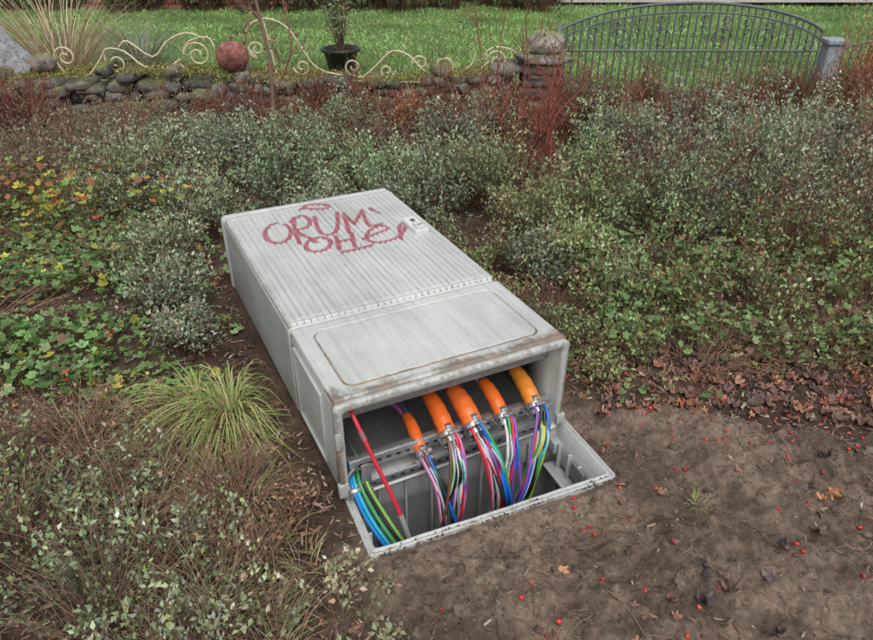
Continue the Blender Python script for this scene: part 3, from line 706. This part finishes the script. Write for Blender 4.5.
V=np.vstack(mb.v);mb.build('plinth_ribs',M_cab,False,pit,{'DirtShade':np.full(len(V),.3),'Paint':np.zeros(len(V))},.0015)
mb=MB();fa=np.linspace(.03,.775,40);fb=np.linspace(.03,.31,20);A_,B_=np.meshgrid(fa,fb);i_=np.arange(A_.size).reshape(A_.shape)
mb.add(np.stack([A_,B_,-.47+.05*fbm(A_*9,B_*9,3,6)],-1).reshape(-1,3),np.stack([i_[:-1,:-1],i_[:-1,1:],i_[1:,1:],i_[1:,:-1]],-1).reshape(-1,4),(.16,.12,.09));mb.build('pit_floor_soil',M_ground,True,pit)
mb=MB();n=420;cl_=R.rand(9)
aa=np.clip(cl_[R.randint(0,9,n)]*.8+R.randn(n)*.03,0,.80);bb=R.rand(n)**2*.02-.004
s=.001+.003*R.rand(n)**3
mb.place(lump,ICOF,np.stack([aa,bb,.013+s*.2],1),R.randn(n,3),R.randn(n,3),np.stack([s*1.5,s,s*.6],1),pal(n,[[.3,.22,.17],[.2,.15,.115]],[1,1],.25));mb.build('rim_soil',M_ground,False,pit)

# ------------------------------------------------------------ stone wall & pillar
def stone(mb,c,s,rz,col,p=.55,nz=.14,mesh=(ICO3,ICO3F)):
    V=mesh[0];q=np.sign(V)*np.abs(V)**p
    q=q/np.max(np.abs(q))
    sd=R.rand()*50
    nn=fbm(V[:,0]*2+sd,V[:,1]*2+V[:,2]*1.7+sd,3,1)
    q=q*(1+nz*2*nn[:,None])*np.asarray(s)*.5
    cz,sz=math.cos(rz),math.sin(rz)
    Q=np.stack([q[:,0]*cz-q[:,1]*sz,q[:,0]*sz+q[:,1]*cz,q[:,2]],1)+np.asarray(c)
    cc=np.tile(np.array(col),(len(Q),1));mo=sstep(.2,.8,V[:,2]+.7*nn)[:,None]*R.rand()*1.0
    cc=cc*(1-mo)+np.array([.16,.17,.05])*mo
    mb.add(Q,mesh[1],cc*(1+.6*nn[:,None]))
SC=[[.20,.19,.175],[.13,.125,.12],[.27,.26,.23],[.17,.15,.12]]
mb=MB()
for row,zc in enumerate((.03,.105,.18,.25,.30)):
    x=-7.+R.rand()*.1
    while x<.58:
        w=.08+.2*R.rand()
        if row<3 or R.rand()<(.75 if row==3 else .3):
            stone(mb,(x+w/2,6.03+R.randn()*.025,zc+R.randn()*.012+.03*math.sin(x*2)),(w*1.04,.34+.06*R.rand(),.07+.04*R.rand()),R.randn()*.12,np.array(SC[R.randint(4)])*(.7+.5*R.rand()),mesh=I2)
        x+=w
mb.box((-7,5.93,-.1),(.56,6.13,.2),(.05,.045,.04))
mb.build('dry_stone_wall',M_stone,True)
mb=MB();n=19000;x=-4.6+R.rand(n)*5.2;y=5.84+R.rand(n)*.36;z=.27+.03*np.sin(x*2)+.04*R.rand(n)-.2*(R.rand(n)<.3)*R.rand(n)
k=fbm(x*2.5,y*6,3,17)>-.18;x,y,z=x[k],y[k],z[k];n=len(x)
mb.place(LEAF,LEAFF,np.stack([x,y,z],1),R.randn(n,3)+[0,0,.6],R.randn(n,3),np.stack([.012+0*x,.020+0*x,.02+0*x],1),pal(n,[[.32,.32,.08],[.2,.24,.07],[.45,.40,.09],[.2,.13,.07]],[3,3,1.4,2]))
mb.build('wall_moss',M_leaf)
mb=MB()
for zc in (.05,.15,.25,.345):
    stone(mb,(.86+R.randn()*.01,6.0,zc),(.40-.03*R.rand(),.38,.115),R.randn()*.1,SC[R.randint(4)])
stone(mb,(.86,6.0,.42),(.45,.42,.065),.03,SC[0])
mb.build('stone_pillar',M_stone,True)
mb=MB();stone(mb,(.88,6.0,.525),(.29,.26,.19),.3,(.38,.36,.30),p=.85,nz=.16);mb.build('boulder',M_stone,True)
mb=MB();stone(mb,(-3.22,6.0,.37),(.2,.18,.14),.3,(.30,.27,.24),p=.85);mb.build('boulder',M_stone,True)
mb=MB();V=ICO3.copy();th=np.arctan2(V[:,1],V[:,0]);rr=.135*(1-.05*np.abs(np.cos(th*7))*(1-V[:,2]**2))
col=np.array([.28,.115,.10])*(1+.9*fbm(V[:,0]*5,V[:,2]*5,4,3)[:,None]);mb.add(V*rr[:,None]*[1,1,.92]+[-1.66,5.98,.42],ICO3F,col);mb.tube([(-1.66,5.98,.53),(-1.655,5.98,.56),(-1.64,5.97,.585)],[.02,.012,.01],8,(.25,.12,.08),True);mb.build('terracotta_pumpkin',M_stone,True)
mb=MB();V=[];P2=[(-3.95,.25),(-3.42,.25),(-3.33,.36),(-3.52,.52),(-3.62,.66),(-3.78,.72),(-3.98,.60)]
for dy in (0,.09):
    V+= [(x,6.02+dy+(z-.25)*.25,z) for x,z in P2]
n=len(P2);F3=[list(range(n))];mb.add(V,[[i,(i+1)%n,(i+1)%n+n,i+n] for i in range(n)],(.33,.34,.35));mb.add(V[:n],F3,(.33,.34,.35));mb.add(V[n:],F3,(.33,.34,.35));mb.build('slate_slab',M_stone,False,None,None,.01)

# ------------------------------------------------------------ iron scroll fence
def fp(P,y=6.03):
    return np.array([[(u-436.5)/123,y,.294+(75-v)*.00773] for u,v in P])
def spiral(cx,cy,r,a0,turns,n=22):
    t=np.linspace(0,1,n);a=math.radians(a0)+t*turns*2*math.pi;rr=r*(1-.78*t)
    return [(cx+rr[i]*math.cos(a[i]),cy+rr[i]*math.sin(a[i])) for i in range(n)]
CR=(.54,.47,.31)
mb=MB()
def scr(P,r=.0085): mb.tube(catmull(fp(P),3),r,6,CR)
sps=[spiral(62,60,11,180,1.4)[::-1]+[(52,66),(60,78),(78,80),(92,68),(104,52)],
 spiral(112,66,11,200,-1.3)[::-1]+[(104,52),(122,54),(140,70),(160,72),(178,62)],
 spiral(196,58,14,180,1.5)[::-1]+[(182,54),(190,44),(208,40),(214,50)],
 [(118,50),(128,44),(150,60),(168,44),(188,36),(206,42)],
 spiral(176,72,8,0,1.3),
 spiral(256,52,9,90,1.4)[::-1]+[(246,48),(250,30),(268,22),(288,30),(302,52),(316,72),(345,80)],
 spiral(300,70,9,180,-1.3),
 spiral(352,70,9,90,1.3)[::-1]+[(362,80),(378,66),(392,54),(408,58),(424,74),(448,84)],
 spiral(386,74,8,0,1.3),spiral(420,66,8,180,1.2),
 spiral(446,70,10,180,1.4)[::-1]+[(438,78),(452,86),(474,78),(490,64)],
 spiral(498,64,11,180,1.4)[::-1]+[(486,56),(496,50),(514,54),(518,68),(508,84),(490,86)],
 [(60,84),(200,84),(300,84),(420,86),(518,86)],
 [(266,24),(270,50),(274,82)],[(446,84),(470,70),(476,56)]]
for s in sps: scr(s)
for u in (70,160,240,330,410,500): mb.tube(fp([(u,84),(u,98)]),.008,6,CR)
mb.build('scroll_iron_fence',M_iron,True)

mb=MB();GY=(.12,.14,.135)
gx0,gx1=1.05,3.28;cx=(gx0+gx1)/2;yg=6.35
def archz(x,b=.40,h=.38): return b+h*np.sqrt(np.maximum(0,1-((x-cx)/((gx1-gx0)/2+.12))**2))
xs=np.linspace(gx0,gx1,40)
mb.tube(np.stack([xs,0*xs+yg,archz(xs)],1),.013,6,GY);mb.tube(np.stack([xs,0*xs+yg,archz(xs)-.07],1),.009,6,GY)
for zz in (.06,.40): mb.tube([(gx0,yg,zz),(gx1,yg,zz)],.012,6,GY)
for x in np.linspace(gx0,gx1,38): mb.tube([(x,yg,.04),(x,yg,float(archz(x)))],.0085,5,GY)
def ringxz(x,z,r,n=14,rad=.006):
    a=np.linspace(0,2*math.pi,n);mb.tube(np.stack([x+r*np.cos(a),0*a+yg-.012,z+r*np.sin(a)],1),rad,5,GY)
for x in np.linspace(gx0+.1,gx1-.1,12): ringxz(x,float(archz(x))-.12,.03);ringxz(x,float(archz(x))-.19,.022)
for s_ in (-1,1):
    for k in (.25,.6):
        t=np.linspace(0,1,24);a=t*2.6*math.pi;r=.10*(1-.8*t);xx=cx+s_*k+s_*r*np.cos(a);zz=.50+r*np.sin(a);mb.tube(np.stack([xx,0*xx+yg-.014,zz],1),.007,5,GY)
mb.box((gx0-.03,yg-.02,0),(gx0+.01,yg+.02,.62),GY)
mb.build('iron_gate',M_iron,True)
mb=MB();mb.box((3.33,6.28,0),(3.47,6.42,.46),(.24,.28,.31));mb.box((3.31,6.26,.46),(3.49,6.44,.50),(.26,.30,.33));mb.build('gate_post',M_iron,False,None,None,.006)
mb=MB()
x2=np.linspace(3.5,6.2,40);zt=.42+.25*((x2-3.5)/2.7)**.6
mb.tube(np.stack([x2,0*x2+yg,zt],1),.012,6,GY);mb.tube([(3.5,yg,.08),(6.2,yg,.08)],.011,6,GY)
for x in np.linspace(3.5,6.2,38): mb.tube([(x,yg,.04),(x,yg,.42+.25*((x-3.5)/2.7)**.6)],.0075,5,GY)
for x in np.linspace(3.6,6.0,9):ringxz(x,.42+.25*((x-3.5)/2.7)**.6-.08,.035)
mb.build('iron_fence',M_iron,True)

# ------------------------------------------------------------ potted plant
pot=empty('potted_plant',(-.93,7.15,.03))
mb=MB();L=[]
for r,z in [(.10,0),(.115,.01),(.165,.22),(.19,.225),(.195,.25),(.18,.255),(.165,.24),(.16,.21)]:
    a=np.linspace(0,2*math.pi,29)[:-1];L.append(np.stack([r*np.cos(a),r*np.sin(a),0*a+z],1))
loft(mb,L,(.018,.018,.02),True);mb.add(L[-1]+[0,0,.005],[list(range(28))],(.05,.035,.025));mb.build('pot',M_plast,True,pot)
mbt=MB();mbl=MB()
for i in range(16):
    a=R.rand()*6.28;top=np.array([math.cos(a)*.24*R.rand()**.5,math.sin(a)*.24,.6+.6*R.rand()]);P=catmull([(R.randn()*.02,R.randn()*.02,.2),top*[.4,.4,.55],top],5)
    mbt.tube(P,np.linspace(.006,.002,len(P)),5,(.12,.08,.06))
    n=42;k=R.randint(4,len(P),n);p=P[k]+R.randn(n,3)*.035;mbl.place(LEAF,LEAFF,p,R.randn(n,3)+[0,0,.3],R.randn(n,3)*.7+[0,0,1],np.stack([.018+0*k,.04+.02*R.rand(n),.03+0*k],1),pal(n,[[.22,.29,.14],[.3,.33,.19],[.24,.17,.11]],[3,2,1]))
mbt.build('stems',M_twig,True,pot);mbl.build('leaves',M_leaf,False,pot)

# ------------------------------------------------------------ sapling & rose twigs
def branchy(mb,base,top,r0,nb,blen,col,lw=None,depth=1,bend=.05,up=.7):
    P=catmull([base,base+(top-base)*.33+R.randn(3)*bend,base+(top-base)*.66+R.randn(3)*bend,top],7)
    mb.tube(P,np.linspace(r0,r0*.35,len(P)),6,np.array(col)*(.8+.4*R.rand()));tips=[P[-1]]
    for i in range(nb):
        k=R.randint(int(len(P)*.25),len(P));a=R.rand()*6.28;L_=blen*(.5+.7*R.rand())*(1.1-.5*k/len(P))
        t=P[k]+np.array([math.cos(a)*.7,math.sin(a)*.7,up])*L_
        if depth>0: tips+=branchy(mb,P[k],t,r0*.45,max(2,nb//3),blen*.45,col,depth=depth-1,bend=bend*.4,up=up)
        else:
            mb.tube(catmull([P[k],(P[k]+t)/2+R.randn(3)*bend*.3,t],4),r0*.35,4,col);tips.append(t)
    return tips
sap=empty('sapling')
mb=MB();tips=branchy(mb,np.array([-1.12,4.75,0.]),np.array([-1.17,4.95,1.75]),.018,9,.4,(.15,.10,.075),depth=1,bend=.04)
tips+=branchy(mb,np.array([-1.09,4.75,0.]),np.array([-.98,4.85,1.0]),.010,6,.3,(.2,.09,.07),depth=1)
tips+=branchy(mb,np.array([-1.14,4.73,0.]),np.array([-1.22,4.75,.8]),.009,6,.25,(.2,.09,.07),depth=1)
mb.build('trunk_and_branches',M_twig,True,sap)
mb=MB();tp=np.array(tips);n=200;k=R.randint(0,len(tp),n)
mb.place(LEAF,LEAFF,tp[k]+R.randn(n,3)*.04,R.randn(n,3),R.randn(n,3),np.stack([.016+0*k,.03+0*k,.03+0*k],1),pal(n,[[.36,.17,.1],[.25,.11,.07],[.28,.27,.1]],[2,2,1]));mb.build('leaves',M_leaf,False,sap)
rose=empty('rose_bush')
mb=MB();tips=[]
for i in range(17):
    b=np.array([.56+R.randn()*.08,3.9+R.randn()*.06,0]);a=R.rand()*6.28
    tips+=branchy(mb,b,b+np.array([math.cos(a)*.36*R.rand()+.02,math.sin(a)*.2,.6+.5*R.rand()]),.0065,5,.2,(.24,.075,.06),depth=1,bend=.04,up=.9)
mb.build('canes',M_twig,True,rose)
mb=MB();tp=np.array(tips);n=260;k=R.randint(0,len(tp),n)
mb.place(LEAF,LEAFF,tp[k]+R.randn(n,3)*.03-[0,0,.05],R.randn(n,3)+[0,0,.3],R.randn(n,3),np.stack([.011+0*k,.022+0*k,.02+0*k],1),pal(n,[[.3,.09,.06],[.22,.1,.06],[.28,.26,.11]],[3,2,1]));mb.build('leaves',M_leaf,False,rose)
for (bx_,by_,nn_,hh) in [(-.62,4.85,8,.5),(1.9,4.8,9,.65),(1.25,4.5,8,.6),(-2.9,5.1,8,.45),(-2.0,4.4,6,.45),(2.7,4.2,7,.7),(.15,4.5,6,.55),(1.5,3.7,6,.55)]:
    mb=MB()
    for i in range(nn_):
        b=np.array([bx_+R.randn()*.12,by_+R.randn()*.1,0]);branchy(mb,b,b+np.array([R.randn()*.16,R.randn()*.1,hh*(.6+.5*R.rand())]),.0045,4,.2,(.26,.115,.085),depth=1,bend=.03,up=.9)
    mb.build('bare_bush',M_twig,True)

# ------------------------------------------------------------ far side of garden
mb=MB();x=-5.5
while x<-2.6:
    for r_ in range(2): mb.box((x+.12*(r_%2),11.8,.02+r_*.075),(x+.21+.12*(r_%2),11.92,.088+r_*.075),np.array([.30,.13,.10])*(.7+.6*R.rand()))
    x+=.225
mb.build('brick_edging',M_stone,False,None,None,.006)
mb=MB()
for i in range(32):
    x=-6.5+i*.27;shrub(mb,x,11.9+R.randn()*.3,.35,.45+.3*R.rand(),60,14,.06,.03,[[.13,.16,.09],[.2,.12,.08],[.26,.25,.15]],[3,2,2],tr=.005,tcol=(.2,.12,.08))
mb.build('garden_shrub_border',M_leaf)
mb=MB()
for i in range(70):
    x=-14+i*.42;shrub(mb,x,16.5+R.randn()*.2,.5,1.7+.3*R.rand(),60,20,.12,.06,[[.05,.09,.03],[.07,.12,.04],[.04,.06,.03]],[3,2,2],tr=.008)
mb.build('hedge',M_leaf)
mb=MB();xs=np.linspace(1.5,12,40)
for k in range(39):
    mb.add([(xs[k],12.2,.075),(xs[k+1],12.2,.075),(xs[k+1],13.4,.075),(xs[k],13.4,.075)],[(0,1,2,3)],np.array([.36,.34,.31])*(.9+.2*R.rand()))
mb.build('garden_path',M_stone)

# ------------------------------------------------------------ light, world, camera
el=math.radians(60);az=math.radians(165)
w=bpy.data.worlds.new('World');sc.world=w;w.use_nodes=True;N=w.node_tree.nodes;L=w.node_tree.links
bg=N['Background'];sky=N.new('ShaderNodeTexSky');sky.sky_type='NISHITA';sky.sun_disc=False;sky.sun_elevation=el;sky.sun_rotation=az;sky.dust_density=3
hs=N.new('ShaderNodeHueSaturation');hs.inputs['Saturation'].default_value=.15;L.new(sky.outputs[0],hs.inputs['Color']);L.new(hs.outputs[0],bg.inputs['Color']);bg.inputs['Strength'].default_value=.15
sd=bpy.data.lights.new('sun','SUN');sd.energy=2.1;sd.angle=math.radians(60);sd.color=(1,.98,.95)
so=bpy.data.objects.new('sun',sd);sc.collection.objects.link(so)
dirv=Vector((math.sin(az)*math.cos(el),math.cos(az)*math.cos(el),math.sin(el)));so.rotation_euler=(dirv).to_track_quat('Z','Y').to_euler()
cd=bpy.data.cameras.new('camera');cd.sensor_width=36;cd.lens=28.87;cd.clip_end=1000;cd.clip_start=.02
co=bpy.data.objects.new('camera',cd);sc.collection.objects.link(co);co.location=(0,0,1.55);co.rotation_euler=(math.radians(90-31.3),0,0);sc.camera=co
